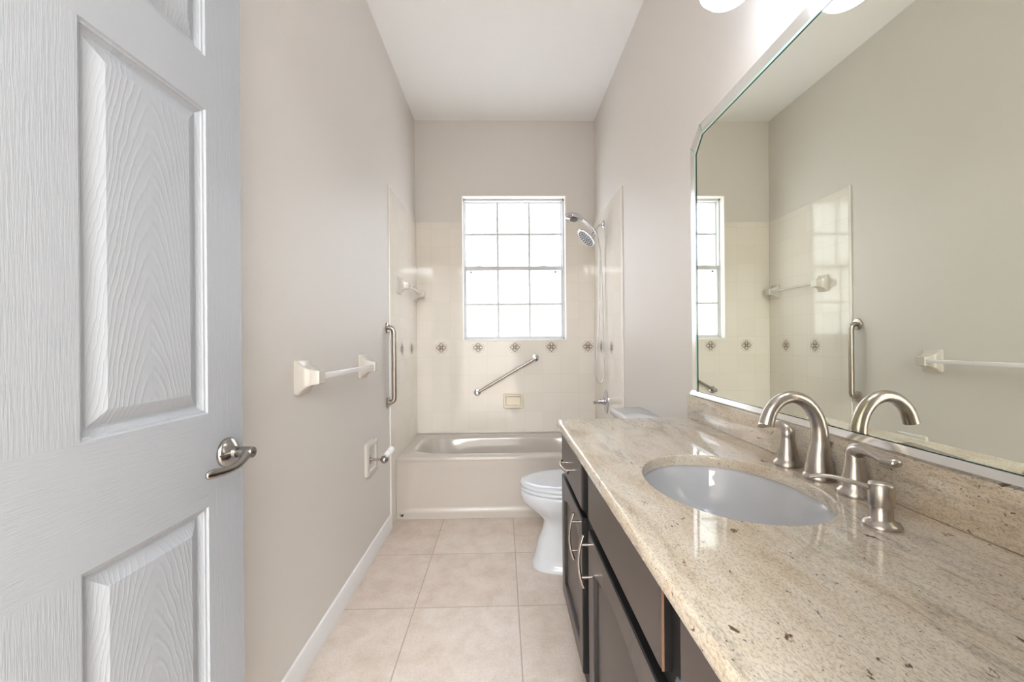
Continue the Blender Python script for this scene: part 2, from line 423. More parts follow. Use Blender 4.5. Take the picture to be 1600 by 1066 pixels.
def sash(name, z0, z1, y, rail_t, rail_b, st, parent):
    s = MB(); x0, x1 = fx0 + fw_, fx1 - fw_ - .006
    s.box(x0, x0 + st, y, y + .022, z0, z1, .0015); s.box(x1 - st, x1, y, y + .022, z0, z1, .0015)
    s.box(x0 + st, x1 - st, y, y + .022, z0, z0 + rail_b, .0015); s.box(x0 + st, x1 - st, y, y + .022, z1 - rail_t, z1, .0015)
    o = s.build(name, M_alu, parent)
    gx0, gx1, gz0, gz1 = x0 + st, x1 - st, z0 + rail_b, z1 - rail_t
    g = MB().box(gx0, gx1, y + .009, y + .013, gz0, gz1); g.build('pane', M_pane, o)
    gr = MB(); bw = .0092
    for k in (1, 2): c = gx0 + (gx1 - gx0) * k / 3; gr.box(c - bw, c + bw, y + .004, y + .0088, gz0, gz1)
    c = (gz0 + gz1) / 2 + (.004 if z0 > 1.6 else -.008); gr.box(gx0, gx1, y + .0045, y + .0085, c - bw, c + bw)
    gr.build('muntin_grid', M_alu, o); return o
sash('upper_sash', MZ, fz1 - .014, WY + .022, .008, .02, .007, win)
lo = sash('lower_sash', fz0 + .010, MZ + .012, WY - .012, .034, .018, .013, win)
for x in (-.272, .468):
    MB().box(x - .009, x + .009, WY - .018, WY - .004, MZ - .044, MZ - .030, .003).build('latch', M_nozz, win)
for x in (-.20, .36): MB().box(x - .025, x + .025, WY - .014, WY + .012, MZ + .011, MZ + .018, .002).build('sash_clip', M_alu, win)
# neighbouring house outside
nb = thing('neighbour_house', (0, 6.6, -.2), 'pale stucco house wall seen through the frosted window', 'house')
MB().box(-4, 4, 6.5, 6.7, -.2, 2.45, .01).build('wall', M_stucco, nb)
MB().box(-1.6, -.27, 6.3, 6.51, -.2, 2.38, .01).build('corner_wall', M_stuccop, nb)
MB().box(-4.2, 4.2, 6.3, 6.75, 2.45, 2.53, .01).build('roof_eave', M_trim, nb)
struct(MB().box(-8, 8, 3.8, 12, -.3, -.2).build('ground_outside', M_stucco))

# ================================================================== DOOR
TH = radians(2.0); DP = Vector((-.657, .933, 0)); Dd = Vector((sin(TH), cos(TH), 0)); Dn = Vector((cos(TH), -sin(TH), 0))
DW, DH, DT = .880, 2.438, .035
def dpt(u, z, d=0):           # u from latch edge toward hinge, d outwards from the room-side face
    p = DP + Dd * (.114 - u) + Dn * d; return (p.x, p.y, z)
door = MB()
SU = .1145; PW = .2685
us = [0, SU, SU + PW, 2 * SU + PW, 2 * SU + 2 * PW, DW]
zs = [.012, .26, .850, 1.057, 1.734, 1.852, 2.32, DH]
for side in (0, 1):
    dd = (lambda d: d) if side == 0 else (lambda d: -DT - d)
    def quad(u0, u1, z0, z1, mi):
        door.add([dpt(u0, z0, dd(0)), dpt(u1, z0, dd(0)), dpt(u1, z1, dd(0)), dpt(u0, z1, dd(0))], [(0, 1, 2, 3)], mi)
    quad(us[0], us[1], zs[0], zs[-1], 0); quad(us[4], us[5], zs[0], zs[-1], 0)
    for k in (0, 2, 4, 6):
        quad(us[1], us[4], zs[k], zs[k + 1], 1)
    for k in (1, 3, 5):
        quad(us[2], us[3], zs[k], zs[k + 1], 0)
        for (a, b) in ((us[1], us[2]), (us[3], us[4])):
            prof = [(0, 0), (.003, -.0035), (.007, -.0045), (.008, -.007), (.012, -.0105), (.016, -.0130), (.020, -.0130), (.046, -.0015)]
            loops = [[dpt(a + o, zs[k] + o, dd(d)), dpt(b - o, zs[k] + o, dd(d)), dpt(b - o, zs[k + 1] - o, dd(d)), dpt(a + o, zs[k + 1] - o, dd(d))] for o, d in prof]
            door.loft(loops, (False, True), 2)
e = [dpt(0, zs[0], 0), dpt(DW, zs[0], 0), dpt(DW, zs[-1], 0), dpt(0, zs[-1], 0)]; e2 = [dpt(0, zs[0], -DT), dpt(DW, zs[0], -DT), dpt(DW, zs[-1], -DT), dpt(0, zs[-1], -DT)]
door.add(e + e2, [(0, 1, 5, 4), (1, 2, 6, 5), (2, 3, 7, 6), (3, 0, 4, 7)], 0)
dr = struct(door.build('door_1', [M_dv, M_dh, M_dp], ang=7, origin=dpt(DW, zs[0])))
# sharp edges handled by angle; lever handle
hz = .955; hu = .061
hp = lambda u, z, d: Vector(dpt(.114 - .057 + u, z, d))
hd = MB(); A = Dn
hd.lathe([(0, 0), (.034, 0), (.0345, .003), (.034, .006), (.031, .010), (.022, .015), (.0145, .020), (.013, .026)], hp(0, hz, 0), A, 40)
handle = hd.build('door_handle', M_nickel_d, dr)
lv = MB(); lv.lathe([(0, .024), (.0115, .024), (.0115, .030), (.0135, .036), (.0135, .060), (.012, .064), (0, .065)], hp(0, hz, 0), A, 28)
path = [hp(-.004, hz, .052), hp(.012, hz - .004, .054), hp(.030, hz - .013, .056), hp(.052, hz - .020, .055), hp(.078, hz - .021, .051), hp(.100, hz - .019, .046), hp(.112, hz - .018, .044)]
lv.tube(spline(path, 6), lerpl([.0115, .0115, .0098, .0088, .0092, .0102, .0095], 6), 18, ell=lerpl([1, .9, .75, .72, .72, .75, .6], 6), up=(0, 0, 1), rnd=True)
lv.build('lever', M_nickel_d, handle)
MB().lathe([(0, .064), (.0035, .064), (.003, .0665), (0, .067)], hp(0, hz, 0), A, 16).build('lock_button', M_rubber, handle)
MB().box(-.001, .001, -.001, .001, 0, .001)
lp = MB(); c0 = dpt(-.0012, hz - .03, -.006); c1 = dpt(-.0012, hz + .03, -.029)
lp.add([dpt(-.001, hz - .03, -.006), dpt(-.001, hz - .03, -.029), dpt(-.001, hz + .03, -.029), dpt(-.001, hz + .03, -.006), dpt(.001, hz - .03, -.006), dpt(.001, hz - .03, -.029), dpt(.001, hz + .03, -.029), dpt(.001, hz + .03, -.006)],
       [(0, 1, 2, 3), (0, 1, 5, 4), (1, 2, 6, 5), (2, 3, 7, 6), (3, 0, 4, 7)])
lp.build('latch_plate', M_nickel_d, dr)
for z in (.25, 1.25, 2.2):
    MB().lathe([(0, 0), (.006, 0), (.006, .09), (0, .09)], dpt(DW + .004, z, .003), (0, 0, 1), 14).build('hinge', M_nickel_d, dr)

# ================================================================== BATHTUB
tub = thing('bathtub', (.03, 3.18, 0), 'biscuit enamel alcove bathtub below the window', 'bathtub')
tx0, tx1, ty0, ty1, tz = TLX + .001, TRX - .001, 2.822, BY - .001, .424
tcx, tcy = (tx0 + tx1) / 2, (ty0 + ty1) / 2
n = 96
def rect_loop(x0, x1, y0, y1, z, r=.004):
    out = []
    cx, cy = (x0 + x1) / 2, (y0 + y1) / 2
    for j in range(n):
        t = 2 * pi * j / n; c, s_ = cos(t), sin(t)
        k = min((x1 - x0) / 2 / max(abs(c), 1e-9), (y1 - y0) / 2 / max(abs(s_), 1e-9)); out.append(Vector((cx + c * k, cy + s_ * k, z)))
    for cxn, cyn in ((x0, y0), (x1, y0), (x0, y1), (x1, y1)):
        j = min(range(n), key=lambda q: (out[q].x - cxn) ** 2 + (out[q].y - cyn) ** 2); out[j].x = cxn; out[j].y = cyn
    return out
icx, icy = tcx + .005, tcy + .01
def inn(a, b, z, e, dx=0): return selip(icx + dx, icy, a, b, z, n, e)
tubm = MB()
tubm.loft([rect_loop(tx0, tx1, ty0 + .012, ty1, tz - .03), rect_loop(tx0, tx1, ty0, ty1, tz - .026), rect_loop(tx0, tx1, ty0, ty1, tz - .010), rect_loop(tx0, tx1, ty0 + .003, ty1, tz - .003), rect_loop(tx0 + .001, tx1 - .001, ty0 + .010, ty1 - .002, tz),
    [p*1 for p in inn(.70, .295, tz, 5)], inn(.695, .290, tz, 5), inn(.687, .282, tz - .002, 4.6), inn(.678, .274, tz - .010, 4.4), inn(.668, .266, tz - .03, 4.2), inn(.635, .25, tz - .12, 4, .015), inn(.60, .235, tz - .24, 3.6, .03), inn(.56, .21, tz - .31, 3.2, .045), inn(.48, .16, tz - .335, 3, .05), inn(.2, .06, tz - .342, 2.5, .05)], (False, True))
tubm.build('basin', M_tub, tub, ang=50)
ap = MB(); NX, NZ = 60, 40
def sst(a, b, x): t = max(0, min(1, (x - a) / (b - a))); return t * t * (3 - 2 * t)
vs = []; fs = []
for i in range(NX + 1):
    for j in range(NZ + 1):
        x = tx0 + (tx1 - tx0) * i / NX; z = .001 + (tz - .03) * j / NZ
        ed = min(x - tx0, tx1 - x) - (.06 + .05 * (z / .4))
        rec = sst(0, .05, ed) * sst(.060, .066, z) * (1 - sst(.30, .38, z))
        yy = ty0 + .006 + .006 * rec - .004 * (1 - sst(.05, .062, z)) + .004 * sst(.3, .4, z)
        vs.append((x, yy, z))
for i in range(NX):
    for j in range(NZ): a = i * (NZ + 1) + j; fs.append((a, a + 1, a + NZ + 2, a + NZ + 1))
ap.add(vs, fs); ap.box(tx0, tx1, ty0 + .02, ty0 + .03, .001, tz - .03)
ap.build('apron', M_tuba, tub, ang=60)
MB().lathe([(0, 0), (.035, 0), (.036, .004), (.03, .01), (0, .012)], (tx1 - .14, icy, tz - .27), (-1, 0, .15), 28).build('overflow_plate', M_chrome, tub)
MB().lathe([(0, 0), (.03, 0), (.03, .004), (0, .006)], (.45, icy, tz - .341), (0, 0, 1), 28).build('drain', M_chrome, tub)

# ---- tub filler hidden behind counter + valve
tv = thing('shower_valve', (TRX, 3.158, .738), 'chrome shower control with oval plate on the right tile wall', 'shower valve')
pl_ = MB(); loops = []
for s_, d in ((1, 0), (1, .003), (.93, .007), (.6, .011), (.4, .013)):
    loops.append([Vector((TRX - d, 3.158 + .068 * s_ * cos(2 * pi * j / 40), .738 + .094 * s_ * sin(2 * pi * j / 40))) for j in range(40)])
pl_.loft(loops); pl_.build('escutcheon', M_chrome, tv)
MB().lathe([(.024, .008), (.026, .018), (.022, .035), (.018, .045), (.020, .060), (.016, .068), (0, .07)], (TRX, 3.158, .742), (-1, 0, 0), 28).build('knob', M_chrome, tv)
hm = MB(); hm.tube(spline([(TRX - .055, 3.158, .742), (TRX - .075, 3.15, .738), (TRX - .10, 3.14, .735)], 5), lerpl([.013, .010, .012], 5), 14); hm.build('handle', M_nickel, tv)
sp = thing('tub_spout', (TRX, 3.158, .56), 'chrome tub filler spout low on the right tile wall', 'tub spout')
MB().tube(spline([(TRX, 3.158, .57), (TRX - .06, 3.158, .572), (TRX - .12, 3.158, .562), (TRX - .135, 3.158, .54)], 5), lerpl([.026, .024, .023, .019], 5), 22).build('spout', M_chrome, sp)

# ---- shower head set
sh = thing('shower_head_set', (TRX, 3.2, 2.116), 'chrome rain shower head with handheld wand and long looping hose', 'shower')
MB().lathe([(0, 0), (.030, 0), (.031, .003), (.026, .008), (.012, .011), (.011, .014)], (TRX, 3.2, 2.116), (-1, 0, 0), 32).build('flange', M_chrome, sh)
MB().tube(spline([(TRX, 3.2, 2.116), (.775, 3.2, 2.115), (.755, 3.2, 2.103), (.738, 3.2, 2.078), (.728, 3.2, 2.058)], 6), .0095, 16).build('arm', M_chrome, sh)
jm = MB(); jm.lathe([(0, -.02), (.015, -.018), (.020, -.006), (.020, .012), (.014, .022), (0, .024)], (.722, 3.19, 2.046), (.55, 0, .6), 24)
jm.lathe([(0, 0), (.013, 0), (.013, .035), (.016, .038), (.010, .05), (0, .05)], (.722, 3.188, 2.046), (-.66, -.25, -.55), 20)
jm.build('diverter', M_chrome, sh)
ax = Vector((-.70, -.08, -.70)).normalized(); hc = Vector((.648, 3.15, 1.996))
rh = MB(); rh.lathe([(.0, -.045), (.013, -.045), (.016, -.030), (.05, -.020), (.084, -.010), (.087, -.004), (.086, .002), (.080, .004)], hc, ax, 44)
rain = rh.build('rain_head', M_chrome, sh)
MB().lathe([(0, .0042), (.079, .0042), (.079, .0062), (0, .0066)], hc, ax, 40).build('face_plate', M_face, rain)
nz = MB(); t1 = ax.cross(Vector((0, 0, 1))).normalized(); t2 = ax.cross(t1)
for ring, cnt in ((.014, 6), (.030, 10), (.047, 16), (.064, 20)):
    for k in range(cnt):
        a = 2 * pi * k / cnt; nz.lathe([(.0, 0), (.0058, 0), (.004, .005), (0, .005)], hc + ax * .006 + (t1 * cos(a) + t2 * sin(a)) * ring, ax, 8)
nz.build('nozzles', M_nozz, rain)
wd = MB(); wp = [(.738, 3.185, 2.020), (.722, 3.18, 2.056), (.690, 3.175, 2.092), (.655, 3.17, 2.124), (.622, 3.17, 2.147), (.585, 3.17, 2.164), (.545, 3.17, 2.172), (.505, 3.17, 2.174)]
wd.tube(spline(wp, 6), lerpl([.010, .013, .013, .0125, .013, .022, .028, .020], 6), 20, ell=lerpl([1, 1, 1, 1, 1, 1.3, 1.4, 1.2], 6), up=(0, 0, 1), rnd=True)
wand = wd.build('hand_shower', M_chrome, sh)
ff = MB(); ff.lathe([(0, 0), (.030, 0), (.030, .004), (0, .005)], (.555, 3.166, 2.146), (-.12, -.25, -1), 24); ff.build('spray_face', M_nozz, wand)
hs = MB(); hpth = [(.738, 3.185, 2.022), (.748, 3.18, 1.98), (.757, 3.178, 1.85), (.752, 3.175, 1.62), (.742, 3.17, 1.35), (.722, 3.165, 1.10), (.716, 3.165, .98), (.727, 3.165, .905), (.749, 3.165, .882), (.770, 3.167, .905), (.781, 3.17, .98), (.778, 3.175, 1.12), (.776, 3.178, 1.40), (.772, 3.18, 1.70), (.762, 3.185, 1.90), (.742, 3.19, 2.00), (.728, 3.192, 2.035)]
hs.tube(spline(hpth, 7), .0072, 12); hs.build('hose', M_hose, sh)

# ---- diagonal grab bar on the back wall
def flange(mb, c, ax_, r=.036, t=.006):
    mb.lathe([(0, 0), (r, 0), (r, t * .6), (r * .92, t), (r * .55, t * 1.3), (0, t * 1.3)], c, ax_, 32)
gb = thing('grab_bar', (.03, BY, .92), 'slanted chrome grab bar on the tile wall below the window', 'grab bar')
p0, p1 = Vector((-.222, BY, .775)), Vector((.280, BY, 1.066))
g = MB(); g.tube([p0 + Vector((0, -.045, 0)), p1 + Vector((0, -.045, 0))], .0105, 18); g.build('bar', M_steel, gb)
for p in (p0, p1):
    f = MB(); flange(f, p, (0, -1, 0), .030, .008); f.lathe([(.018, .006), (.017, .045), (.019, .056), (.012, .062), (0, .063)], p, (0, -1, 0), 6); f.build('end_mount', M_chrome, gb)
# ---- soap dish
sdh = MB(); a0, a1, b0, b1 = .006, .166, .642, .756
def rr_loop(a0, a1, b0, b1, r, y, k=6):
    out = []
    for (cx, cz, s0) in ((a1 - r, b1 - r, 0), (a0 + r, b1 - r, 1), (a0 + r, b0 + r, 2), (a1 - r, b0 + r, 3)):
        for q in range(k + 1): t = (s0 + q / k) * pi / 2; out.append(Vector((cx + r * cos(t), y, cz + r * sin(t))))
    return out
sdh.loft([rr_loop(a0 - .006, a1 + .006, b0 - .006, b1 + .006, .014, BY), rr_loop(a0 - .006, a1 + .006, b0 - .006, b1 + .006, .014, BY - .006), rr_loop(a0, a1, b0, b1, .014, BY - .012), rr_loop(a0, a1, b0, b1, .014, BY - .040), rr_loop(a0 + .003, a1 - .003, b0 + .003, b1 - .003, .012, BY - .045), rr_loop(a0 + .012, a1 - .012, b0 + .014, b1 - .012, .010, BY - .045), rr_loop(a0 + .016, a1 - .016, b0 + .018, b1 - .016, .010, BY - .038), rr_loop(a0 + .020, a1 - .020, b0 + .022, b1 - .018, .010, BY - .010)])
for k in range(5): sdh.box(.032 + k * .024, .040 + k * .024, BY - .040, BY - .012, b0 + .018, b0 + .026, .003)
tag(sdh.build('soap_dish', M_cerw), 'cream ceramic soap dish set in the tile wall over the bathtub', 'soap dish')

# ---- vertical grab bar left
vg = thing('grab_bar', (LX, 2.665, 1.06), 'vertical brushed steel grab bar beside the tile edge on the left wall', 'grab bar')
gy = 2.662; z0_, z1_ = .826, 1.305; gx = -.698
pts = [(LX + .004, gy, z1_), (LX + .018, gy, z1_), (-.713, gy, z1_ - .004), (gx - .004, gy, z1_ - .014), (gx, gy, z1_ - .032), (gx, gy, z1_ - .06), (gx, gy, z0_ + .06), (gx, gy, z0_ + .032), (gx - .004, gy, z0_ + .014), (-.713, gy, z0_ + .004), (LX + .018, gy, z0_), (LX + .004, gy, z0_)]
MB().tube(spline(pts, 6), .0158, 20).build('bar', M_steel, vg)
for z in (z0_, z1_):
    f = MB(); flange(f, (LX, gy, z), (1, 0, 0), .038, .008); f.build('flange', M_steel, vg)

# ---- towel bars
def towel_bracket(mb, x, y, z, sgn=1, ph=.062, pw=.050, out=.078, th=.024, tw=.027):
    """square pyramidal ceramic post, concave flanks, on plane x, pointing +x"""
    prof = [(0, 1.0, 1.0), (.010, 1.0, 1.0), (.014, .93, .93), (.022, .72, .78), (.034, .56, .66), (.05, .46, .58), (.066, .41, .55), (.074, .40, .54), (.078, .36, .5)]
    loops = []
    for d, fz, fy in prof:
        hz_, hy = ph * fz, pw * fy; r = min(hz_, hy) * .18; lp_ = []
        for (cy, cz, s0) in ((hy - r, hz_ - r, 0), (-hy + r, hz_ - r, 1), (-hy + r, -hz_ + r, 2), (hy - r, -hz_ + r, 3)):
            for q in range(5): t = (s0 + q / 4) * pi / 2; lp_.append(Vector((x + d, y + cy + r * cos(t), z + cz + r * sin(t))))
        loops.append(lp_)
    mb.loft(loops)
tw = thing('towel_bar', (LX, 1.85, 1.02), 'towel bar with square ceramic posts on the painted wall beside the door', 'towel bar')
for y in (1.530, 2.184):
    b = MB(); towel_bracket(b, LX, y, 1.086); b.build('bracket', M_cer, tw)
MB().box(-.690, -.670, 1.532, 2.182, 1.077, 1.097, .002).build('bar', M_acr, tw)
tw2 = thing('towel_bar', (TLX, 3.19, 1.57), 'ceramic towel bar high on the left tile wall of the bath', 'towel bar')
for y in (2.935, 3.455):
    b = MB(); towel_bracket(b, TLX, y, 1.612, ph=.060, pw=.046); b.build('bracket', M_cer, tw2)
MB().tube([(-.678, 2.937, 1.614), (-.678, 3.453, 1.614)], .0095, 16).build('bar', M_cer, tw2)

# ---- toilet paper holder
tp = thing('toilet_paper_holder', (LX, 2.30, .48), 'toilet paper holder on ceramic plate with ball end post low on left wall', 'toilet paper holder')
q = MB(); ly = lambda y0, y1, z0, z1, r, x: [Vector((x, v.x, v.z)) for v in rr_loop(y0, y1, z0, z1, r, 0)]
q.loft([ly(2.215, 2.385, .485, .665, .012, LX), ly(2.215, 2.385, .485, .665, .012, LX + .014), ly(2.222, 2.378, .492, .658, .010, LX + .019), ly(2.240, 2.360, .510, .640, .008, LX + .019), ly(2.246, 2.354, .516, .634, .008, LX + .010)])
q.build('ceramic_plate', M_cer, tp)
q = MB(); pz = .572; py_ = 2.262
flange(q, (LX + .010, py_, pz), (1, 0, 0), .024, .008); q.tube([(LX + .012, py_, pz), (-.66, py_, pz)], .007, 16); q.build('post', M_nickel, tp)
q = MB(); q.lathe([(0.0, -.022), (.009, -.020), (.0165, -.0145), (.021, -.006), (.022, 0), (.021, .006), (.0165, .0145), (.009, .020), (0, .022)], (-.650, py_, pz), (0, 1, 0), 28)
q.build('ball_end', M_nickel_d, tp)
q = MB(); q.lathe([(0, .018), (.010, .018), (.015, .026), (.0165, .04), (.0165, .08), (.0185, .082), (.0185, .115), (.010, .122), (0, .122)], (-.648, py_, pz + .012), (0.05, 1, .12), 24); q.build('roller', M_plast, tp)

# ================================================================== TOILET
to = thing('toilet', (.36, 2.24, 0), 'white elongated toilet between the vanity and the bathtub', 'toilet')
TYC = 2.245
def tl_loop(x0, x1, hw, z, e=2.3, n=56, sharp=.12, yc=TYC):
    cx, a = (x0 + x1) / 2, (x1 - x0) / 2
    out = []
    for j in range(n):
        t = 2 * pi * j / n; c, s_ = cos(t), sin(t)
        x = math.copysign(abs(c) ** (2 / e), c); y = math.copysign(abs(s_) ** (2 / e), s_)
        out.append(Vector((cx + a * x, yc + hw * y * (1 + sharp * x), z)))
    return out
bw_ = MB()
bw_.loft([tl_loop(.150, .70, .132, 0, 3), tl_loop(.150, .70, .132, .018, 3), tl_loop(.158, .70, .124, .024, 3), tl_loop(.166, .70, .118, .06, 2.8), tl_loop(.190, .70, .110, .14, 2.6), tl_loop(.212, .70, .108, .20, 2.5), tl_loop(.215, .70, .118, .245, 2.4),
    tl_loop(.180, .68, .145, .285, 2.3), tl_loop(.125, .64, .168, .325, 2.2), tl_loop(.095, .61, .180, .36, 2.2), tl_loop(.088, .60, .184, .395, 2.2), tl_loop(.090, .60, .183, .408, 2.2), tl_loop(.098, .59, .176, .412, 2.2)])
bw_.build('bowl', M_porc, to, ang=60)
s_ = MB(); s_.loft([tl_loop(.102, .565, .172, .4125, 2.2), tl_loop(.100, .57, .174, .4165, 2.2), tl_loop(.089, .58, .185, .4175, 2.2), tl_loop(.088, .58, .186, .428, 2.2), tl_loop(.093, .575, .181, .434, 2.2)]); s_.build('seat', M_porc, to, ang=60)
s_ = MB(); s_.loft([tl_loop(.094, .57, .180, .4355, 2.2), tl_loop(.089, .575, .185, .438, 2.2), tl_loop(.088, .575, .185, .448, 2.2), tl_loop(.096, .57, .178, .456, 2.2), tl_loop(.13, .55, .15, .460, 2.2), tl_loop(.25, .45, .07, .462, 2.2)]); s_.build('lid', M_porc, to, ang=60)
for dy in (-.07, .07): MB().box(.565, .605, TYC + dy - .018, TYC + dy + .018, .412, .448, .008).build('hinge', M_porc, to)
TC = 2.19
def rrb(x0, x1, y0, y1, z, r):
    return [Vector((v.x, v.z, z)) for v in rr_loop(x0, x1, y0, y1, r, 0)]
s_ = MB(); s_.loft([rrb(.65, .79, TC - .17, TC + .17, .37, .03), rrb(.645, .795, TC - .185, TC + .185, .41, .03), rrb(.632, .798, TC - .195, TC + .195, .78, .03)]); s_.build('tank', M_porc, to, ang=60)
s_ = MB(); s_.loft([rrb(.628, .80, TC - .20, TC + .20, .781, .03), rrb(.618, .802, TC - .208, TC + .208, .79, .03), rrb(.618, .802, TC - .208, TC + .208, .812, .03), rrb(.626, .80, TC - .20, TC + .20, .82, .03)]); s_.build('tank_lid', M_porc, to, ang=60)
MB().tube([(.632, TC - .14, .72), (.612, TC - .14, .72), (.606, TC - .10, .712), (.606, TC - .06, .708)], .007, 12).build('flush_lever', M_chrome, to)
MB().box(.58, .70, TYC - .09, TYC + .09, .30, .40, .02).build('tank_bridge', M_porc, to)

# ================================================================== VANITY
VX, VF = .243, .263; VY0, VY1 = FY + .005, 1.730
va = thing('vanity_cabinet', (.53, .93, 0), 'dark espresso vanity cabinet under the granite countertop', 'cabinet')
b = MB(); b.box(VF, VF + .02, VY0, VY1, .10, .849); b.box(VF + .02, RX - .002, VY1 - .018, VY1, .10, .849); b.box(VF + .02, RX - .002, VY0, VY0 + .018, .10, .849)
b.box(VF + .02, RX - .002, VY0 + .018, VY1 - .018, .10, .118); b.box(RX - .012, RX - .002, VY0 + .018, VY1 - .018, .118, .849); b.box(VF + .06, RX - .002, VY0, VY1 - .002, 0, .10)
b.build('body', M_cab, va)
b = MB()
for (y0, y1) in ((VY0, 1.726),):
    b.box(VF - .0012, VF + .0005, y0, y1, .11, .846)
b.build('face_frame', M_cabin, va)  # thin near-black skin over the frame, gap shade painted in
def pull(c, vertical, parent, L_=.148):
    """arched bar pull, c on the face plane VX"""
    mb = MB(); c = Vector(c); D = Vector((0, 0, 1)) if vertical else Vector((0, 1, 0)); O = Vector((-1, 0, 0))
    path = [c + D * (t * L_ / 2) + O * (.020 + .014 * (1 - t * t)) for t in [-1, -.75, -.5, -.25, 0, .25, .5, .75, 1]]
    mb.tube(spline(path, 3), .0045, 12, ell=1.25, up=(1, 0, 0))
    for t in (-.62, .62): mb.tube([c + D * (t * L_ / 2), c + D * (t * L_ / 2) + O * .029], .0042, 12)
    return lab(mb.build('handle', M_nickel, parent), 'arched brushed nickel pull')
def edges(mb):  # faces turned away from the front get the painted shade
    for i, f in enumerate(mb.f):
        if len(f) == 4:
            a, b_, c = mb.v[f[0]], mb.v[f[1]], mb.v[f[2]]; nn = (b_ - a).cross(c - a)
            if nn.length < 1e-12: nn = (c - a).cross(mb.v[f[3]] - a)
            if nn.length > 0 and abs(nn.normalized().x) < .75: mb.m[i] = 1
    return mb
def arch_door(y0, y1, z0, z1, rise=.03, st=.062):
    mb = MB(); X0, X1 = VX, VF - .0014
    fnX = lambda y, z, d: Vector((X0 + d, y, z))
    K = 24
    def inner(o, d):   # closed loop of opening inset by o at depth d
        a, b2, c = y0 + st + o, y1 - st - o, z0 + st + o
        tops = []
        for i in range(K + 1):
            t = i / K; y = a + (b2 - a) * t; tops.append(fnX(y, z1 - st - rise - o + rise * (1 - (2 * t - 1) ** 2) ** 1.0, d))
        bots = [fnX(b2 + (a - b2) * i / K, c, d) for i in range(K + 1)]
        return tops + bots
    def outer(o, d):
        a, b2 = y0 + o, y1 - o
        return [fnX(a + (b2 - a) * i / K, z1 - o, d) for i in range(K + 1)] + [fnX(b2 + (a - b2) * i / K, z0 + o, d) for i in range(K + 1)]
    loops = [outer(0, X1 - X0), outer(0, .003), outer(.003, 0), inner(-.004, 0), inner(0, .002), inner(.003, .011), inner(.009, .0115), inner(.018, .009)]
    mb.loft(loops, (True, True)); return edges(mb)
def slab_front(y0, y1, z0, z1):
    mb = MB(); X0, X1 = VX, VF - .0014
    lp_ = lambda o, d: [Vector((X0 + d, y0 + o, z0 + o)), Vector((X0 + d, y1 - o, z0 + o)), Vector((X0 + d, y1 - o, z1 - o)), Vector((X0 + d, y0 + o, z1 - o))]
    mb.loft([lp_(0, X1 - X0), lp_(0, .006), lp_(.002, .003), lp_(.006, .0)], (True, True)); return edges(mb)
DT_, FB_ = .656, .678
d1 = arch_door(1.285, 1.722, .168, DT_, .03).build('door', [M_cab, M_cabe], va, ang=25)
pull((VX, 1.318, .585), True, d1)
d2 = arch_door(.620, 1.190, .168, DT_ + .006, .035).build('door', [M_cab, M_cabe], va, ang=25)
pull((VX, 1.158, .590), True, d2)
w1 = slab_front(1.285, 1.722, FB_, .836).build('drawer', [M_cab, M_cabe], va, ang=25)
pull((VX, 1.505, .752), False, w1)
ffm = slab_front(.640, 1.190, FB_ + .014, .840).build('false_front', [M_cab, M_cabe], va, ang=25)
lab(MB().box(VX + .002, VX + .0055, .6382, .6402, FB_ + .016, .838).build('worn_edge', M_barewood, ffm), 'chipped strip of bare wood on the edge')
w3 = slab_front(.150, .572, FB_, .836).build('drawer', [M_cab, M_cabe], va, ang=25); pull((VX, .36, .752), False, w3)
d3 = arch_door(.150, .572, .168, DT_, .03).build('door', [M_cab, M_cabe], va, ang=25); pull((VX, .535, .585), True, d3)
MB().lathe([(0, 0), (.010, 0), (.010, .006), (.006, .009), (0, .010)], (VF, .606, .70), (-1, 0, 0), 20).build('bumper', M_nozz, va)

# ---- countertop with sink cutout
SCX, SCY, SA, SB = .520, .950, .180, .225
CX0, CX1, CY0, CY1, CT, CB = .226, RX - .001, VY0, 1.743, .880, .850
n = 96
def hole(k, z): return selip(SCX, SCY, SA + k, SB + k, z, n, 2.1)
def ang_rect(o, z):
    out = []
    for p in hole(0, z):
        d = p - Vector((SCX, SCY, z))
        ks = []
        if d.x > 1e-9: ks.append((CX1 - o - SCX) / d.x)
        if d.x < -1e-9: ks.append((CX0 + o - SCX) / d.x)
        if d.y > 1e-9: ks.append((CY1 - o - SCY) / d.y)
        if d.y < -1e-9: ks.append((CY0 + o - SCY) / d.y)
        out.append(Vector((SCX, SCY, z)) + d * min(ks))
    for a in (CX0 + o, CX1 - o):
        for b2 in (CY0 + o, CY1 - o):
            j = min(range(n), key=lambda q: (out[q].x - a) ** 2 + (out[q].y - b2) ** 2); out[j].x = a; out[j].y = b2
    return out
ct = MB(); ct.loft([hole(.002, CB), hole(.0, CT - .004), hole(.0012, CT - .0012), hole(.004, CT), hole(.006, CT), ang_rect(.008, CT), ang_rect(.005, CT), ang_rect(.0015, CT - .0015), ang_rect(0, CT - .005), ang_rect(0, CB + .003), ang_rect(.003, CB), hole(.002, CB)], (False, False))
tag(ct.build('countertop', M_gran, ang=50), 'polished beige granite countertop with oval sink cutout', 'countertop')
bs = MB().box(.784, RX - .001, CY0, CY1 - .002, CT + .0002, .978, .003)
tag(bs.build('backsplash', M_gran), 'upright granite backsplash strip below the mirror', 'backsplash')
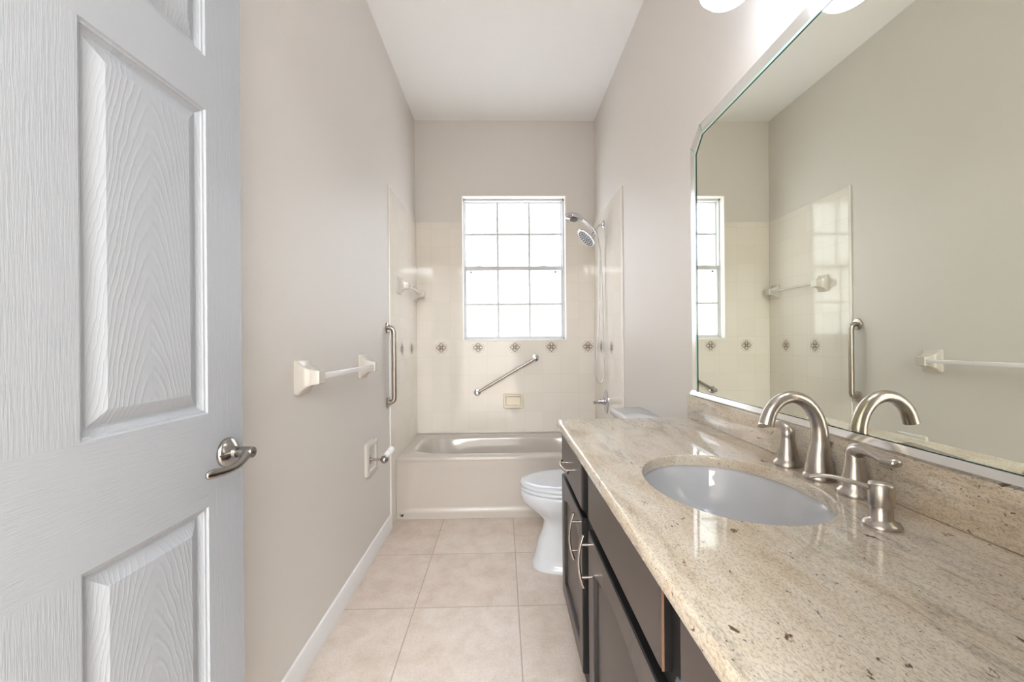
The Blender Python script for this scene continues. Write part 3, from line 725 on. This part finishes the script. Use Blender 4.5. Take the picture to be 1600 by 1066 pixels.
# ---- sink
sk = thing('sink', (SCX, SCY, .70), 'white oval undermount sink in the granite countertop', 'sink')
sm = MB(); pr = [(.030, -.001), (.028, -.008), (.008, -.004), (.003, -.006), (.0, -.012), (-.006, -.03), (-.018, -.06), (-.04, -.095), (-.07, -.12), (-.11, -.135), (-.15, -.142)]
lps = [hole(.03, CB - .012), hole(.03, CB - .0006), hole(.006, CB - .0006)] + [hole(k, CB + z) for k, z in pr[3:]]
sm.loft(lps, (False, True)); sm.build('basin', M_sinkp, sk, ang=60)
MB().lathe([(.0, .0), (.022, 0), (.022, .003), (.015, .0045), (0, .004)], (SCX, SCY, CB - .1422), (0, 0, 1), 28).build('drain', M_nickel, sk)

# ---- faucet
fa = thing('faucet', (.748, .962, CT), 'brushed nickel widespread faucet with high arc spout and two lever handles', 'faucet')
def foot(mb, x, y, r=.033, scale=1.0, top=.075):
    mb.lathe([(0, 0), (r, 0), (r * 1.02, .004), (r * .98, .010), (r * .80, .016), (r * .76, .020), (r * .74, .030), (r * .62, .048), (r * .53, top - .006), (r * .52, top)], (x, y, CT + .0003), (0, 0, 1), 36)
sx_, sy_ = .748, .962
m_ = MB(); m_.lathe([(0, 0), (.0335, 0), (.0345, .004), (.033, .010), (.0285, .015), (.0275, .018)], (sx_, sy_, CT + .0003), (0, 0, 1), 40)
sp_ = [(sx_, sy_, CT + .012), (sx_, sy_, CT + .035), (sx_ + .001, sy_, CT + .060), (sx_ + .003, sy_, CT + .090), (sx_ + .001, sy_, CT + .125), (sx_ - .010, sy_, CT + .157), (sx_ - .032, sy_, CT + .183), (sx_ - .062, sy_, CT + .194), (sx_ - .092, sy_, CT + .186), (sx_ - .115, sy_, CT + .162), (sx_ - .126, sy_, CT + .130)]
m_.tube(spline(sp_, 6), lerpl([.0295, .0265, .0225, .0185, .0165, .0155, .0148, .0142, .0142, .0150, .0165], 6), 28, ell=1.05, up=(1, 0, 0))
m_.build('spout', M_nickel, fa, ang=50)
MB().tube([(sx_ + .022, sy_ - .004, CT + .045), (sx_ + .024, sy_ - .004, CT + .075), (sx_ + .026, sy_ - .004, CT + .088)], lerpl([.003, .003, .006], 1), 12).build('lift_rod', M_nickel, fa)
def lever(y, sgn):
    mb = MB(); foot(mb, .745, y); o = mb.build('handle', M_nickel, fa, ang=50)
    l = MB(); pth = [(.745, y, CT + .072), (.745, y, CT + .088), (.744, y + sgn * .010, CT + .098), (.742, y + sgn * .030, CT + .102), (.739, y + sgn * .060, CT + (.101 if sgn < 0 else .097)), (.736, y + sgn * .084, CT + (.098 if sgn < 0 else .090)), (.735, y + sgn * (.100 if sgn < 0 else .091), CT + (.097 if sgn < 0 else .088))]
    l.tube(spline(pth, 6), lerpl([.0172, .0170, .0148, .0108, .0088, .0090, .0088], 6), 20, ell=lerpl([1, 1, 1.0, 1.25, 1.5, 1.6, 1.4], 6), up=(0, sgn * -.9, .1), rnd=True)
    l.build('lever', M_nickel, o, ang=50)
lever(1.066, 1); lever(.858, -1)
# ---- soap dispenser
so_ = thing('soap_dispenser', (.668, .715, CT), 'brushed nickel soap dispenser nearest the front of the counter', 'soap dispenser')
m_ = MB(); m_.lathe([(0, 0), (.0285, 0), (.029, .003), (.0265, .007), (.019, .011), (.0165, .014), (.0165, .038)], (.668, .715, CT + .0003), (0, 0, 1), 36); m_.build('base', M_nickel, so_, ang=50)
m_ = MB(); m_.lathe([(0, .036), (.0185, .036), (.0190, .038), (.0190, .072), (.0175, .0755), (.010, .078), (0, .0785)], (.668, .715, CT), (0, 0, 1), 36); m_.build('pump_head', M_nickel, so_, ang=50)
m_ = MB(); m_.tube(spline([(.662, .719, CT + .064), (.645, .730, CT + .068), (.620, .747, CT + .074), (.597, .762, CT + .075), (.582, .772, CT + .070)], 5), lerpl([.0048, .0046, .0042, .004, .0035], 5), 14, ell=1.5, up=(0, 0, 1)); m_.build('nozzle', M_nickel, so_)

# ================================================================== MIRROR
mi_ = thing('mirror', (RX, 1.0, .98), 'large wall mirror with clipped corners above the backsplash', 'mirror')
Y0m, Y1m = .20, 1.730
def clipped(y0, y1, z0, z1, cy, cz, bot=False):
    return [(y0, z0), (y1, z0), (y1, z1 - cz), (y1 - cy, z1), (y0 + cy, z1), (y0, z1 - cz)]
def lx(poly, x): return [Vector((x, a, b)) for a, b in poly]
# backing border of bevelled strips
so_poly = clipped(Y0m, Y1m, .981, 2.083, .078, .062); si_poly = clipped(Y0m + .056, Y1m - .056, .9985, 2.027, .056, .056)
st_ = MB()
bo_poly = clipped(Y0m + .010, Y1m - .010, .986, 2.073, .074, .058)
bi_poly = clipped(Y0m + .046, Y1m - .046, .9965, 2.037, .060, .058)
st_.loft([lx(so_poly, RX - .0005), lx(so_poly, RX - .0022), lx(bo_poly, RX - .0024), lx(bi_poly, RX - .0045), lx(si_poly, RX - .0045)], (True, False))
lab(st_.build('border_strip', M_mirror2, mi_, ang=.3), 'bevelled mirror strip border')
gm = MB(); gi = clipped(Y0m + .068, Y1m - .068, 1.006, 2.017, .052, .052)
gm.loft([lx(si_poly, RX - .0046), lx(si_poly, RX - .0070)], (False, False), 1)
sb = clipped(Y0m + .0565, Y1m - .0565, .999, 2.0265, .056, .056)
gm.loft([lx(si_poly, RX - .0070), lx(clipped(Y0m + .060, Y1m - .060, 1.001, 2.023, .0555, .0555), RX - .0076)], (False, True), 0)
gm.build('glass', [M_mirror, M_green], mi_, ang=2)
# pale green glass edge line beside the dark one and the seam strips of the clipped corner
ge = MB()
def seg(p, q_, w, x0, x1):
    p, q_ = Vector((0, p[0], p[1])), Vector((0, q_[0], q_[1])); d = (q_ - p).normalized(); nn = Vector((0, -d.z, d.y)) * w / 2
    ge.loft([[Vector((x, *(a + s * nn).yz)) for a, s in ((p, 1), (p, -1), (q_, -1), (q_, 1))] for x in (x0, x1)])
def band(o0, o1, m_, nm, x0, x1):
    # o = (side, top, bottom) insets of the two outlines
    A_ = clipped(Y0m + .056 + o0[0], Y1m - .056 - o0[0], .9985 + o0[2], 2.027 - o0[1], .056, .056)
    B_ = clipped(Y0m + .056 + o1[0], Y1m - .056 - o1[0], .9985 + o1[2], 2.027 - o1[1], .056, .056)
    g_ = MB(); g_.loft([lx(A_, x0), lx(A_, x1), lx(B_, x1), lx(B_, x0)], (False, False)); return g_.build(nm, m_, mi_, ang=20)
lab(band((-.014, -.010, -.001), (-.002, -.001, 0), M_greenl, 'glass_edge', RX - .0044, RX - .0062), 'pale green polished glass edge')
lab(band((0, 0, 0), (.010, .0048, .001), M_green, 'glass_edge', RX - .0070, RX - .0080), 'dark green line inside the glass edge')
seg(so_poly[2], si_poly[2], .0025, RX - .0044, RX - .0056); seg(so_poly[3], si_poly[3], .0025, RX - .0044, RX - .0056)
ge.build('corner_seam', M_greenl, mi_)
ch = MB(); ch.loft([[Vector((RX - a, y, z)) for a, z in ((.0004, .9787), (.014, .9787), (.015, .983), (.0085, .9978), (.0004, .9984))] for y in (Y0m + .03, Y1m - .004)])
lab(ch.build('bottom_channel', M_chan, mi_, ang=20), 'polished metal channel along the bottom')

# ================================================================== VANITY LIGHT
vl = thing('vanity_light', (RX, .94, 2.36), 'wall light bar with lit glass shades above the mirror', 'wall light')
MB().box(RX - .025, RX - .0002, .66, 1.22, 2.315, 2.405, .008).build('backplate', M_nickel, vl)
for y in (1.125, .94, .755):
    a = MB(); a.tube(spline([(RX - .02, y, 2.36), (.73, y, 2.375), (.66, y, 2.37), (.632, y, 2.35), (.630, y, 2.325)], 5), .008, 14); a.lathe([(.0, 0), (.028, 0), (.026, .03), (0, .032)], (.630, y, 2.30), (0, 0, 1), 24); a.build('arm', M_nickel, vl)
    s_ = MB(); s_.lathe([(0, 2.145), (.028, 2.147), (.052, 2.157), (.070, 2.177), (.077, 2.200), (.074, 2.225), (.060, 2.265), (.040, 2.29), (.030, 2.305)], (.630, y, 0), (0, 0, 1), 40, caps=(True, True)); s_.build('shade', M_shade, vl, ang=60)
